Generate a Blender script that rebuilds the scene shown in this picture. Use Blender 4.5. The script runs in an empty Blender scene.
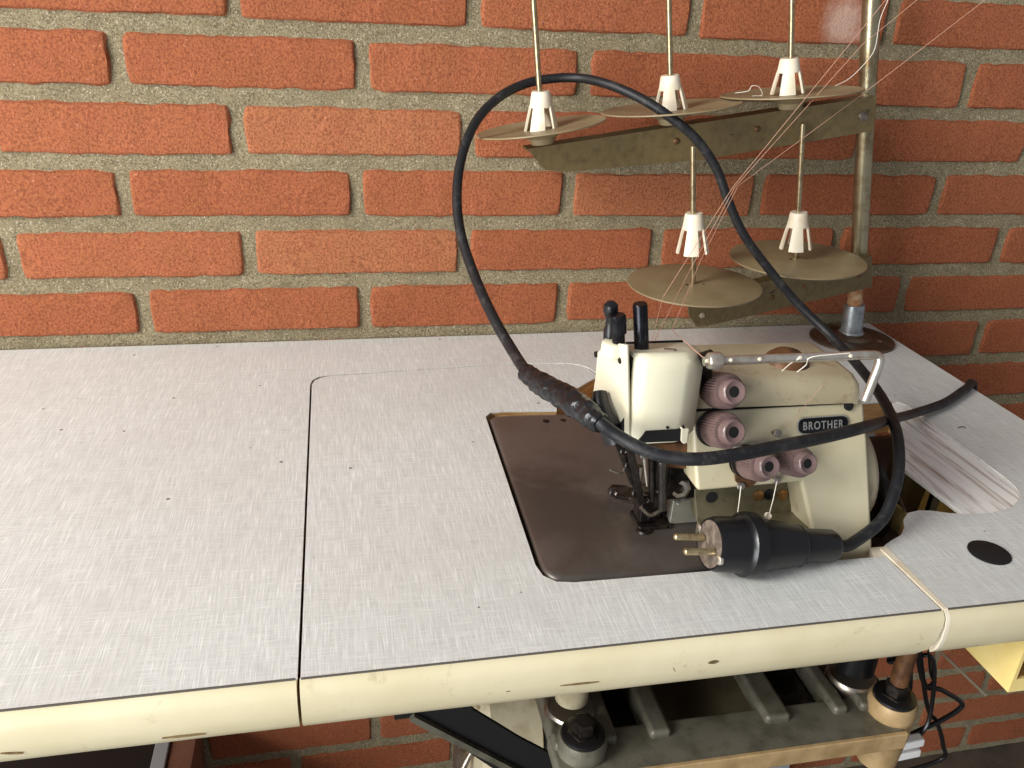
import bpy, bmesh, math, random
from mathutils import Vector, Matrix, noise
random.seed(7)
C = bpy.context.scene.collection
# ------------------------------------------------------------------ frame
# working units: millimetres, x along the wall, y towards the wall (wall face y=0), z up; floor at z=-1195
FLOOR = -1195.0
CAM = Vector((444.895, -880.388, -22.934)); F = 840.0
def rotm(a, b, c):
    return Matrix.Rotation(c, 3, 'Z') @ Matrix.Rotation(b, 3, 'Y') @ Matrix.Rotation(a, 3, 'X')
ROT = rotm(math.radians(65.062), math.radians(-2.579), math.radians(-11.227))
def _ray(u, v): return ROT @ Vector(((u-512)/F, -(v-384)/F, -1))
def at(u, v, y):
    d = _ray(u, v); return CAM + d*((y-CAM.y)/d.y)
def atz(u, v, z):
    d = _ray(u, v); return CAM + d*((z-CAM.z)/d.z)
def V(x, y, z): return Vector((x, y, z))
def W(p): return Vector((p[0]/1000, p[1]/1000, (p[2]-FLOOR)/1000))
ZT = -377.5          # table top
ZB = -413.0          # table underside

# ------------------------------------------------------------------ objects
WLOC = {}
def tag(o, label=None, cat=None, group=None, kind=None):
    if label: o['label'] = label
    if cat: o['category'] = cat
    if group: o['group'] = group
    if kind: o['kind'] = kind
    return o
def thing(name, label, cat, base, group=None):
    o = bpy.data.objects.new(name, None); o.empty_display_size = .02
    o.location = W(base); C.objects.link(o); WLOC[o] = W(base)
    return tag(o, label, cat, group)
def obj(name, bm, mat, parent=None, bevel=0, seg=3, angle=35, label=None, base=None):
    me = bpy.data.meshes.new(name)
    bmesh.ops.recalc_face_normals(bm, faces=bm.faces)
    vs = [v.co for v in bm.verts]
    lo = Vector([min(c[i] for c in vs) for i in range(3)]); hi = Vector([max(c[i] for c in vs) for i in range(3)])
    c = (lo+hi)/2
    if base is not None: c = Vector(base)
    for v in bm.verts: v.co = (v.co-c)/1000
    bm.to_mesh(me); bm.free()
    for m in (mat if isinstance(mat, (list, tuple)) else [mat]): me.materials.append(m)
    for p in me.polygons: p.use_smooth = True
    me.set_sharp_from_angle(angle=math.radians(angle))
    o = bpy.data.objects.new(name, me); C.objects.link(o)
    w = W(c)
    if parent is not None:
        o.parent = parent; o.location = w-WLOC[parent]
    else: o.location = w
    WLOC[o] = w
    if bevel:
        b = o.modifiers.new('bevel', 'BEVEL'); b.width = bevel/1000; b.segments = seg; b.limit_method = 'ANGLE'
        b.angle_limit = math.radians(30); b.harden_normals = True
    if label: o['label'] = label
    return o
def frame(d):
    d = Vector(d).normalized(); a = Vector((0, 0, 1)) if abs(d.z) < .9 else Vector((0, 1, 0))
    x = a.cross(d).normalized(); return x, d.cross(x).normalized(), d
def NB(): return bmesh.new()
def loft(bm, rings, closed=True, caps=True, mi=0):
    rr = [[bm.verts.new(p) for p in r] for r in rings]; n = len(rr[0])
    for a, b in zip(rr, rr[1:]):
        for i in range(n if closed else n-1):
            j = (i+1) % n
            f = bm.faces.new((a[i], a[j], b[j], b[i])); f.material_index = mi
    if caps and closed:
        for r in (rr[0][::-1], rr[-1]):
            f = bm.faces.new(r); f.material_index = mi
    return bm
def lathe(bm, o, d, prof, seg=32, rib=None, mi=0):
    x, y, d = frame(d); o = Vector(o); rings = []
    for k, (t, r) in enumerate(prof):
        ring = []
        for i in range(seg):
            a = 2*math.pi*i/seg; q = r
            if rib and k in rib and i % 2: q = r*.93
            ring.append(o+d*t+(x*math.cos(a)+y*math.sin(a))*max(q, .01))
        rings.append(ring)
    return loft(bm, rings, mi=mi)
def cyl(bm, a, b, r, r2=None, seg=20, mi=0):
    a = Vector(a); b = Vector(b); r2 = r if r2 is None else r2
    return lathe(bm, a, b-a, [(0, r), ((b-a).length, r2)], seg, mi=mi)
def catmull(pts, n=8):
    pts = [Vector(p) for p in pts]; P = [pts[0]*2-pts[1]]+pts+[pts[-1]*2-pts[-2]]; out = []
    for i in range(1, len(P)-2):
        for k in range(n):
            t = k/n; a, b, c, d = P[i-1:i+3]
            out.append(.5*((2*b)+(c-a)*t+(2*a-5*b+4*c-d)*t*t+(3*b-a-3*c+d)*t**3))
    out.append(pts[-1]); return out
def tube(bm, pts, r, seg=12, smooth=8, rad=None, mi=0):
    P = catmull(pts, smooth) if smooth else [Vector(p) for p in pts]
    x = None; rings = []
    for i, p in enumerate(P):
        t = (P[min(i+1, len(P)-1)]-P[max(i-1, 0)]).normalized()
        if x is None: x = frame(t)[0]
        x = (x-t*x.dot(t)).normalized(); y = t.cross(x)
        q = rad(i/(len(P)-1)) if rad else r
        rings.append([p+(x*math.cos(2*math.pi*k/seg)+y*math.sin(2*math.pi*k/seg))*q for k in range(seg)])
    return loft(bm, rings, mi=mi)
def box(bm, lo, hi, mi=0):
    x0, y0, z0 = lo; x1, y1, z1 = hi
    return loft(bm, [[V(x0, y0, z0), V(x1, y0, z0), V(x1, y1, z0), V(x0, y1, z0)], [V(x0, y0, z1), V(x1, y0, z1), V(x1, y1, z1), V(x0, y1, z1)]], mi=mi)
def bar(bm, a, b, w, h, up=(0, 0, 1), mi=0):
    a = Vector(a); b = Vector(b); d = (b-a).normalized(); s = d.cross(Vector(up)).normalized(); u = s.cross(d)
    q = [s*w/2+u*h/2, -s*w/2+u*h/2, -s*w/2-u*h/2, s*w/2-u*h/2]
    return loft(bm, [[a+k for k in q], [b+k for k in q]], mi=mi)
def prism(bm, poly, off, mi=0):
    off = Vector(off); return loft(bm, [[Vector(p) for p in poly], [Vector(p)+off for p in poly]], mi=mi)
def slab(bm, poly, z0, z1, mi=0):
    return loft(bm, [[V(x, y, z0) for x, y in poly], [V(x, y, z1) for x, y in poly]], mi=mi)
def rnd(poly, rads, n=6):
    """round the corners of a 2-D polygon"""
    out = []; N = len(poly)
    for i, (p, r) in enumerate(zip(poly, rads)):
        p = Vector(p).to_2d(); a = Vector(poly[i-1]).to_2d(); b = Vector(poly[(i+1) % N]).to_2d()
        if r <= 0: out.append((p.x, p.y)); continue
        A = p+(a-p).normalized()*r; B = p+(b-p).normalized()*r
        for k in range(n+1):
            t = k/n; q = A*(1-t)**2+p*2*t*(1-t)+B*t*t; out.append((q.x, q.y))
    return out

# ------------------------------------------------------------------ materials
def srgb(c):
    return tuple(((x/255)/12.92 if x/255 <= .04045 else ((x/255+.055)/1.055)**2.4) for x in c)+(1,)
class N:
    def __init__(s, name):
        s.m = bpy.data.materials.new(name); s.m.use_nodes = True; s.t = s.m.node_tree
        s.b = s.t.nodes['Principled BSDF']; s.tc = s.t.nodes.new('ShaderNodeTexCoord')
    def n(s, kind, **kw):
        x = s.t.nodes.new('ShaderNode'+kind)
        for k, v in kw.items():
            if k in x.inputs: x.inputs[k].default_value = v
            else: setattr(x, k, v)
        return x
    def l(s, a, b): s.t.links.new(a, b)
    def coord(s, scale=(1, 1, 1), src='Object', rot=(0, 0, 0)):
        mp = s.n('Mapping'); mp.inputs['Scale'].default_value = scale; mp.inputs['Rotation'].default_value = rot
        if src == 'World':
            g = s.n('NewGeometry'); s.l(g.outputs['Position'], mp.inputs['Vector'])
        else: s.l(s.tc.outputs[src], mp.inputs['Vector'])
        return mp.outputs['Vector']
    def noise(s, scale, detail=4, rough=.55, vec=None, dist=0):
        x = s.n('TexNoise'); x.inputs['Scale'].default_value = scale; x.inputs['Detail'].default_value = detail
        x.inputs['Roughness'].default_value = rough; x.inputs['Distortion'].default_value = dist
        s.l(vec if vec is not None else s.coord(), x.inputs['Vector']); return x.outputs['Fac']
    def ramp(s, fac, stops):
        r = s.n('ValToRGB'); e = r.color_ramp.elements
        while len(e) < len(stops): e.new(.5)
        for k, (p, c) in enumerate(stops):
            e[k].position = p; e[k].color = c if len(c) == 4 else srgb(c)
        s.l(fac, r.inputs['Fac']); return r.outputs['Color']
    def mix(s, fac, a, b, mode='MIX'):
        x = s.n('Mix', data_type='RGBA', blend_type=mode)
        for k, v in ((0, fac), (6, a), (7, b)):
            if hasattr(v, 'is_output') or isinstance(v, bpy.types.NodeSocket): s.l(v, x.inputs[k])
            else: x.inputs[k].default_value = v
        return x.outputs[2]
    def math(s, op, a, b=0.0):
        x = s.n('Math', operation=op)
        for k, v in ((0, a), (1, b)):
            if isinstance(v, bpy.types.NodeSocket): s.l(v, x.inputs[k])
            else: x.inputs[k].default_value = v
        return x.outputs[0]
    def bump(s, h, strength=.3, dist=.001):
        x = s.n('Bump'); x.inputs['Strength'].default_value = strength; x.inputs['Distance'].default_value = dist
        s.l(h, x.inputs['Height']); s.l(x.outputs['Normal'], s.b.inputs['Normal'])
    def col(s, c): 
        if isinstance(c, bpy.types.NodeSocket): s.l(c, s.b.inputs['Base Color'])
        else: s.b.inputs['Base Color'].default_value = c
    def done(s, rough=.5, metal=0, spec=.5, coat=0):
        if isinstance(rough, bpy.types.NodeSocket): s.l(rough, s.b.inputs['Roughness'])
        else: s.b.inputs['Roughness'].default_value = rough
        s.b.inputs['Metallic'].default_value = metal; s.b.inputs['Specular IOR Level'].default_value = spec
        s.b.inputs['Coat Weight'].default_value = coat
        return s.m
W4 = (1, 1, 1, 1)
def simple(name, c1, c2=None, scale=60, rough=.5, metal=0, spec=.5, bump=0, bscale=400, thr=(.45, .65), stain=None, sthr=(.62, .72), sscale=35):
    n = N(name); w = n.coord(src='World')
    c = srgb(c1)
    if c2: c = n.ramp(n.noise(scale, 5, .6, w), [(thr[0], c1), (thr[1], c2)])
    if stain:
        c = n.mix(n.ramp(n.noise(sscale, 6, .65, w, .4), [(sthr[0], (0, 0, 0, 1)), (sthr[1], W4)]), c, srgb(stain))
    n.col(c)
    if bump: n.bump(n.noise(bscale, 4, .6, w), bump)
    return n.done(rough, metal, spec)
M = {}
def mk_brick():
    n = N('red_brick'); w = n.coord(src='World')
    a = n.n('Attribute'); a.attribute_name = 'tint'
    base = n.ramp(a.outputs['Fac'], [(0, (174, 104, 68)), (.5, (184, 114, 76)), (1, (190, 124, 84))])
    base = n.mix(n.ramp(n.noise(28, 5, .6, w), [(.42, (0, 0, 0, 1)), (.68, (.5, .5, .5, 1))]), base, srgb((192, 110, 78)))
    base = n.mix(n.ramp(n.noise(420, 3, .7, w), [(.4, (.6, .6, .6, 1)), (.55, (0, 0, 0, 1))]), base, srgb((116, 58, 42)))
    base = n.mix(n.ramp(n.noise(300, 2, .6, n.coord((1, 1, 1.3), 'World')), [(.66, (0, 0, 0, 1)), (.72, (.55, .55, .55, 1))]), base, srgb((226, 160, 130)))
    # lime bloom on the brick behind the third spindle
    g = n.n('NewGeometry'); d = n.n('VectorMath', operation='DISTANCE'); n.l(g.outputs['Position'], d.inputs[0])
    q = at(845, 22, 0); d.inputs[1].default_value = W(q)
    m = n.math('MULTIPLY', n.math('SUBTRACT', 1, n.math('MULTIPLY', d.outputs['Value'], 1/.04)), n.noise(70, 5, .7, w))
    base = n.mix(n.ramp(m, [(.1, (0, 0, 0, 1)), (.36, (.85, .85, .85, 1))]), base, srgb((214, 178, 160)))
    n.col(base)
    h = n.math('ADD', n.math('MULTIPLY', n.noise(480, 5, .75, w), 1.3), n.math('MULTIPLY', n.noise(75, 4, .6, w), .9))
    n.bump(h, .8, .003); return n.done(.93, 0, .2)
def mk_mortar():
    n = N('mortar'); w = n.coord(src='World')
    c = n.ramp(n.noise(45, 5, .6, w), [(.3, (152, 139, 108)), (.7, (178, 164, 130))])
    c = n.mix(n.ramp(n.noise(520, 3, .8, w), [(.4, (.75, .75, .75, 1)), (.52, (0, 0, 0, 1))]), c, srgb((96, 84, 66)))
    c = n.mix(n.ramp(n.noise(600, 2, .7, n.coord((1, 1.2, .9), 'World')), [(.58, (0, 0, 0, 1)), (.66, (.9, .9, .9, 1))]), c, srgb((222, 208, 182)))
    n.col(c); n.bump(n.noise(420, 6, .8, w), 1, .004); return n.done(.95, 0, .2)
def mk_laminate():
    n = N('linen_laminate')
    sx = n.noise(1, 2, .6, n.coord((1300, 50, 1), 'World')); sx2 = n.noise(1, 2, .5, n.coord((600, 22, 1), 'World'))
    sy = n.noise(1, 2, .6, n.coord((50, 1250, 1), 'World')); sy2 = n.noise(1, 2, .5, n.coord((24, 560, 1), 'World'))
    g = (0, 0, 0, 1)
    a = n.ramp(sx, [(.5, g), (.72, W4)]); b = n.ramp(sy, [(.52, g), (.74, (.8, .8, .8, 1))])
    a2 = n.ramp(sx2, [(.5, g), (.75, (.6, .6, .6, 1))]); b2 = n.ramp(sy2, [(.52, g), (.8, (.4, .4, .4, 1))])
    dk = n.ramp(sx, [(.28, (.5, .5, .5, 1)), (.45, g)]); dk2 = n.ramp(sy, [(.28, (.5, .5, .5, 1)), (.45, g)])
    c = srgb((204, 205, 199))
    c = n.mix(n.math('MAXIMUM', dk, dk2), c, srgb((180, 180, 180)))
    c = n.mix(n.math('MAXIMUM', n.math('MAXIMUM', a, b), n.math('MAXIMUM', a2, b2)), c, srgb((238, 238, 234)))
    w = n.coord(src='World')
    c = n.mix(n.ramp(n.noise(9, 5, .6, w), [(.4, (0, 0, 0, 1)), (.8, (.35, .35, .35, 1))]), c, srgb((190, 184, 176)))
    # specks of dirt
    v = n.n('TexVoronoi'); v.inputs['Scale'].default_value = 38; n.l(n.coord((1, 1, .01), 'World'), v.inputs['Vector'])
    rr = n.n('SeparateColor'); n.l(v.outputs['Color'], rr.inputs[0])
    sp = n.math('MULTIPLY', n.math('LESS_THAN', v.outputs['Distance'], .055), n.math('GREATER_THAN', rr.outputs[0], .78))
    c = n.mix(n.math('MULTIPLY', sp, .8), c, srgb((58, 50, 46)))
    n.col(c); n.bump(n.math('ADD', sx, sy), .08, .0004)
    return n.done(n.math('ADD', .34, n.math('MULTIPLY', n.noise(14, 4, .6, w), .25)), 0, .45)
def mk_wood(name, a, b, scale=(8, 120, 120), rough=.7, lo=.3, hi=.7):
    n = N(name); v = n.coord(scale, 'World')
    n.col(n.ramp(n.noise(1, 5, .65, v, .6), [(lo, a), (hi, b)])); n.bump(n.noise(1, 5, .7, v), .3, .001); return n.done(rough, 0, .3)
def mk_cream(name, c1, c2, stain, sth=(.66, .8), rough=.33, z=None):
    n = N(name); w = n.coord(src='World')
    c = n.ramp(n.noise(16, 4, .6, w), [(.35, c1), (.75, c2)])
    c = n.mix(n.ramp(n.noise(55, 6, .7, w, .5), [(sth[0], (0, 0, 0, 1)), (sth[1], (.8, .8, .8, 1))]), c, srgb(stain))
    n.col(c); n.bump(n.noise(300, 3, .5, w), .04, .0005); return n.done(rough, 0, .5)
M['brick'] = mk_brick(); M['mortar'] = mk_mortar(); M['laminate'] = mk_laminate()
M['plywood'] = mk_wood('plywood', (150, 104, 60), (205, 168, 116), (20, 20, 500))
M['band'] = mk_cream('cream_edging', (206, 194, 158), (218, 207, 174), (160, 142, 104), (.6, .82), .35)
M['seam'] = simple('dark_glue_line', (86, 80, 72), rough=.8)
M['whitewash'] = mk_wood('worn_white_wood', (150, 118, 90), (246, 243, 236), (120, 9, 60), .6, .28, .5)
M['cream'] = mk_cream('cream_enamel', (216, 209, 180), (224, 218, 192), (150, 118, 76), (.7, .84), .28)
M['creamdirty'] = mk_cream('stained_cream_enamel', (176, 162, 130), (198, 186, 156), (126, 96, 64), (.54, .74), .35)
M['creambody'] = mk_cream('shaded_stained_enamel', (192, 181, 148), (206, 196, 166), (140, 108, 70), (.6, .8), .32)  # same paint as the head, darkened for shade on the body, plus brown stains
M['plate'] = simple('brown_grey_steel', (112, 104, 98), (100, 90, 84), 14, .38, .5, bump=.05, bscale=900, stain=(86, 78, 72), sthr=(.5, .62), sscale=7)
M['chrome'] = simple('chrome', (222, 216, 204), (196, 182, 162), 80, .32, .9)
M['steel'] = simple('worn_steel', (168, 160, 148), (120, 104, 88), 60, .35, .9)
M['darksteel'] = simple('oily_dark_steel', (40, 36, 34), (74, 66, 60), 90, .32, .7, bump=.2, bscale=500)
M['black'] = simple('black_plastic', (16, 16, 18), rough=.32, spec=.5)
M['blackmetal'] = simple('blued_steel', (34, 34, 38), (54, 54, 58), 70, .25, .8)
M['hole'] = simple('dark_recess', (10, 9, 8), rough=.9)
M['knob'] = simple('mauve_plastic', (112, 90, 86), (98, 78, 74), 200, .38, 0, bump=.03)
M['knobface'] = simple('polished_mauve_plastic', (118, 96, 92), rough=.25)
M['greypanel'] = simple('grey_green_metal', (120, 112, 88), (96, 90, 68), 50, .4, .3, stain=(76, 66, 50), sscale=60)
M['rustdark'] = simple('dark_oily_brown', (70, 50, 36), (48, 36, 28), 60, .45, .2, bump=.2)
M['toolsteel'] = simple('tool_steel', (96, 92, 88), (64, 60, 58), 90, .35, .8)
M['lightgrey'] = simple('satin_grey_metal', (150, 146, 134), rough=.35, metal=.4)
M['brass'] = simple('aged_brass', (176, 134, 84), (130, 94, 60), 200, .4, .8)
M['pinmetal'] = simple('dull_pin_metal', (190, 172, 134), (150, 132, 100), 200, .35, .8)
M['rust'] = simple('rusty_brown', (112, 76, 46), (78, 52, 34), 90, .45, .3, bump=.3)
M['rustlight'] = simple('light_rust', (182, 128, 84), (206, 178, 140), 120, .8, .1, bump=.4)
M['olive'] = simple('bronze_olive_enamel', (120, 103, 68), (106, 90, 60), 120, .42, .3, bump=.08, bscale=900, stain=(72, 60, 42), sscale=80)
M['disc'] = simple('tan_olive_disc', (148, 132, 100), (138, 120, 88), 30, .45, .1, bump=.04)
M['pole'] = simple('tarnished_nickel', (176, 166, 136), (140, 122, 90), 60, .3, .9, bump=.1, stain=(150, 96, 56), sthr=(.68, .76), sscale=120)
M['spindle'] = simple('spindle_steel', (180, 164, 130), (150, 132, 100), 150, .3, .9)
M['ivory'] = simple('ivory_plastic', (232, 220, 196), (222, 206, 178), 60, .45)
M['zinc'] = simple('zinc_sleeve', (170, 176, 178), (140, 146, 148), 120, .4, .7, bump=.15)
M['flange'] = simple('brown_steel_flange', (112, 98, 84), (92, 76, 62), 60, .3, .7)
def mk_rubber():
    n = N('black_rubber'); w = n.coord(src='World')
    n.col(n.ramp(n.noise(90, 5, .7, w), [(.52, (24, 24, 26)), (.8, (70, 68, 66))])); n.bump(n.noise(300, 3, .5, w), .1)
    return n.done(.5, 0, .4)
M['rubber'] = mk_rubber()
M['tape'] = simple('black_tape', (20, 21, 24), (52, 54, 60), 110, .3, 0, .5, bump=.9, bscale=160, thr=(.55, .8))
M['plugface'] = simple('dusty_plug_face', (84, 72, 62), (120, 106, 92), 160, .7, bump=.2)
M['casting'] = simple('olive_grey_casting', (112, 108, 94), (86, 82, 68), 40, .5, .3, bump=.25, bscale=700, stain=(60, 50, 38), sscale=50)
M['casttan'] = simple('oil_stained_casting', (178, 150, 108), (150, 124, 84), 40, .45, .2, bump=.1)
M['pan'] = simple('oily_drip_pan', (96, 86, 64), (66, 58, 42), 20, .4, .5, bump=.1)
M['motor'] = simple('beige_grey_motor_paint', (186, 174, 144), (160, 146, 114), 40, .5, .1, stain=(110, 86, 54), sscale=50)
M['yellow'] = simple('yellow_plastic', (238, 214, 142), (228, 200, 122), 20, .45)
M['red'] = simple('red_plastic', (190, 60, 36), rough=.4)
M['whiteplastic'] = simple('white_plastic', (226, 224, 220), rough=.4)
M['cabinetblack'] = simple('matt_black_paint', (14, 13, 13), rough=.6)
M['brownpanel'] = simple('brown_board', (120, 82, 62), (104, 70, 52), 30, .7)
M['greystrip'] = simple('grey_metal_trim', (160, 166, 168), rough=.5, metal=.2)
M['floor'] = simple('dusty_concrete', (92, 80, 66), (70, 60, 50), 12, .9, bump=.4, bscale=90, stain=(56, 48, 40), sscale=25)
M['lath'] = simple('pale_strip', (150, 138, 116), (130, 116, 92), 30, .6)
M['thread'] = simple('pale_thread', (206, 158, 132), rough=.8)
M['cottonw'] = simple('white_thread', (236, 226, 208), rough=.8)
M['silver'] = simple('silver_lettering', (190, 190, 184), rough=.35, metal=.6)
M['dirtline'] = simple('dirt_mark', (120, 98, 62), (92, 74, 48), 200, .8)

# ------------------------------------------------------------------ SETTING
def smear(u0, v0, u1, v1, h, y=-514.6):
    a = at(u0, v0, y); b = at(u1, v1, y); up = V(0, 0, 1); bm = NB(); top = []; bot = []
    for k in range(9):
        t = k/8; p = a.lerp(b, t); w = h*.5*math.sin(math.pi*(.06+.88*t))*(.7+.5*noise.noise(p*.4)); top.append(p+up*w); bot.append(p-up*w)
    return prism(bm, top+bot[::-1], (0, 1, 0))
def brick_patch(bm, x0, x1, z0, z1, tint, lay):
    def lines(a, b):
        L = b-a; k = max(2, int((L-10)/9)); return [a, a+1.2, a+3.5]+[a+5+(L-10)*i/k for i in range(k+1)]+[b-3.5, b-1.2, b]
    xs = lines(x0, x1); zs = lines(z0, z1); g = []
    sd = random.random()*90; chip = random.random()
    for z in zs:
        row = []
        for x in xs:
            dx = min(x-x0, x1-x); dz = min(z-z0, z1-z); d = min(dx, dz)
            if dx < 6 and dz < 6: d = min(d, 6-math.hypot(6-dx, 6-dz)-.8)
            s = max(0, min(1, d/3.2)); s = s*s*(3-2*s)
            nz = noise.noise(V(x*.05, z*.05, sd)); n2 = noise.noise(V(x*.16+9, z*.16, sd)); n3 = noise.noise(V(x*.02, sd, z*.02))
            y = 6.0-6.0*s+(nz*1.3+n2*.6)*s+n3*1.5*s
            e = max(0, 1-d/6)
            ox = noise.noise(V(x*.09, z*.09, sd+5))*2.4*e+noise.noise(V(x*.3, z*.3, sd+5))*1.2*e
            oz = noise.noise(V(x*.07+40, z*.07, sd+9))*2.6*e+noise.noise(V(x*.3, z*.3+7, sd+9))*1.2*e
            row.append(bm.verts.new((x+ox, y, z+oz)))
        g.append(row)
    for a, b in zip(g, g[1:]):
        for i in range(len(a)-1):
            f = bm.faces.new((a[i], a[i+1], b[i+1], b[i])); f.material_index = 0
            for l in f.loops: l[lay] = (tint, tint, tint, 1)
CC = 62.05
ROWGAPS = {1: [359, 584, 812, 1036], 2: [252, 475, 699, 925, 1148], 3: [130, 354, 580, 806, 1030], 4: [241, 466, 691, 915, 1146],
           5: [128, 354, 578, 800, 1026, 1252], 6: [244, 470, 693, 915, 1133], 7: [584, 812, 1036, 1262], 16: [238, 467, 690], 17: [356, 581, 806]}
def wall():
    bm = NB(); lay = bm.loops.layers.color.new('tint')
    X0, X1 = -760, 2800
    for r in range(-5, 20):
        if r <= 7: zc = -(r-.5)*CC
        else: zc = -(7.5-1)*CC-(r-7)*62.75
        gs = ROWGAPS.get(r) or [((356 if r % 2 else 244)+random.uniform(-6, 6))]
        gs = list(gs)
        while gs[0] > X0: gs.insert(0, gs[0]-225+random.uniform(-3, 3))
        while gs[-1] < X1: gs.append(gs[-1]+225+random.uniform(-3, 3))
        for a, b in zip(gs, gs[1:]):
            h = 25.0+random.uniform(-.8, .8); dz = -1.0+random.uniform(-.8, .8)
            z0 = zc-h+dz
            if z0 < FLOOR-30: continue
            brick_patch(bm, a+5.3+random.uniform(-1, 1), b-5.3+random.uniform(-1, 1), z0, zc+h+dz, random.random(), lay)
    nx, nz = 350, 160; zt = 330; g = []
    for j in range(nz+1):
        z = FLOOR-10+(zt-FLOOR+10)*j/nz; row = []
        for i in range(nx+1):
            x = X0+(X1-X0)*i/nx
            row.append(bm.verts.new((x, 3.4+noise.noise(V(x*.06, z*.06, 3))*1.6+noise.noise(V(x*.015, z*.015, 8))*1.2, z)))
        g.append(row)
    for a, b in zip(g, g[1:]):
        for i in range(nx):
            f = bm.faces.new((a[i], a[i+1], b[i+1], b[i])); f.material_index = 1
    # body of the wall behind the face
    box(bm, (X0, 9, FLOOR-10), (X1, 110, zt), mi=1)
    o = obj('wall_back', bm, [M['brick'], M['mortar']], angle=60, base=(0, 0, FLOOR)); tag(o, 'red brick wall with grey mortar joints behind the sewing table', kind='structure')
wall()
bm = NB(); box(bm, (-900, -1700, FLOOR-40), (2800, 9, FLOOR)); tag(obj('floor', bm, M['floor'], base=(600, -700, FLOOR)), 'dusty dark concrete floor under the sewing table', kind='structure')

# ------------------------------------------------------------------ TABLE
XL, XR = -330, 1092
main = [(XL, -508), (411.8, -508), (411.8, -116), (413.8, -106), (420, -99), (430, -96), (606, -84), (676, -88), (690, -93), (699, -104), (703, -118), (706, -214), (988, -214), (994, -222),
        (993, -360), (991, -376), (984, -391), (965, -404), (940, -409.5), (920, -408), (906, -405), (894, -400), (884, -398.5), (873, -400.5), (864, -408), (858, -418), (849, -427), (838, -432), (829, -437), (828.5, -508),
        (XR, -508), (XR, -2), (XL, -2)]
table = thing('sewing_table', 'grey linen-patterned laminate workshop table with cream rounded edging against the brick wall', 'table', (450, -250, FLOOR))
bm = NB(); slab(bm, main, ZB, ZT-1.5); board = obj('board', bm, M['plywood'], table)
bm = NB(); slab(bm, main, ZT-1.5, ZT); obj('laminate_top', bm, M['laminate'], table)
BAND = [(-507.8, ZT-.7), (-509.5, ZT-1.2), (-512.5, ZT-4), (-514.2, ZT-10), (-514.5, ZT-20), (-513, ZT-29), (-510, ZT-34.5), (-507.8, ZB-1.5)]
def band(x0, x1, round_r=False, seamoff=0):
    bm = NB(); rings = []
    xs = [x0+(x1-x0)*k/40 for k in range(41)]
    for x in xs:
        rings.append([V(x, y+noise.noise(V(x*.02, z*.1, 0))*.25, z) for y, z in BAND])
    if round_r:
        for k, r in enumerate(rings[-3:]): pass
        rings[-1] = [V(x1-[0, .2, .6, 1.5, 3.5, 7, 12, 16][i], y, z) for i, (y, z) in enumerate(BAND)]
    return loft(bm, rings)
obj('edge_band', band(XL, 411.3), M['band'], table, angle=50)
obj('edge_band', band(828.6, XR), M['band'], table, angle=50)
bm = NB(); box(bm, (XL, -508.6, ZT-0.8), (410.5, -507.5, ZT+.1)); obj('glue_line', bm, M['seam'], table, label='thin dark line between laminate and edging'); bm = NB(); box(bm, (828.6, -508.6, ZT-0.8), (XR, -507.5, ZT+.1)); obj('glue_line', bm, M['seam'], table, label='thin dark line between laminate and edging')
# band at the raw front-left corner of the right part (cream plastic lip that shows beside the insert)
bm = NB(); loft(bm, [[V(x, y, z) for y, z in BAND] for x in (825.4, 828.5)]); obj('edge_end', bm, M['ivory'], table, label='whitish cut end of the edging')
bm = NB(); slab(bm, [(825, -508), (828.4, -508), (828.4, -438), (822.5, -441)], ZB, ZT+.25); obj('edge_strip', bm, M['ivory'], table, label='yellowed strip along the joint')
# rebate ledge in the opening
bm = NB(); led = [(984, -214.3), (988, -214.3), (993.7, -222), (992.7, -360), (990.7, -376), (983.7, -390.7), (964.7, -403.7), (940, -409.2), (919, -407.7), (914, -330), (930, -300), (965, -250)]
slab(bm, led, ZT-5, ZT-1.2); obj('ledge', bm, M['whitewash'], table, bevel=.4, label='whitewashed worn wooden ledge inside the opening')
bm = NB(); pc = atz(989, 553, ZT); lathe(bm, (pc.x, pc.y, ZT+.02), (0, 0, 1), [(0, 14.6), (.9, 14.6), (1.2, 14)], 36); obj('hole_plug', bm, M['cabinetblack'], table, label='flat black plug in the tabletop')
# marks on the edging and chipped spots
bm = NB()
for u0, v0, u1, v1, h in [(0, 757-3, 23, 753.8, 1.6), (162, 739, 206, 734.5, 1.0)]:
    bm = smear(u0, v0, u1, v1, h); obj('dirt_mark', bm, M['dirtline'], table, label='dark scuffs on the cream edging')
bm = NB(); q = atz(963, 407, ZT+.5)
tube(bm, [atz(958, 428, ZT+.3), atz(962, 426.5, ZT+1.2), atz(966, 428, ZT+.3)], .35, 6, 4); obj('wire_staple', bm, M['darksteel'], table)
bm = NB()
for (x0, y0) in [(-300, -60), (1060, -60)]:
    box(bm, (x0-20, y0-20, FLOOR), (x0+20, y0+20, ZB))
    obj('leg', bm, M['greystrip'], table); bm = NB()
bm.free()

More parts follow.
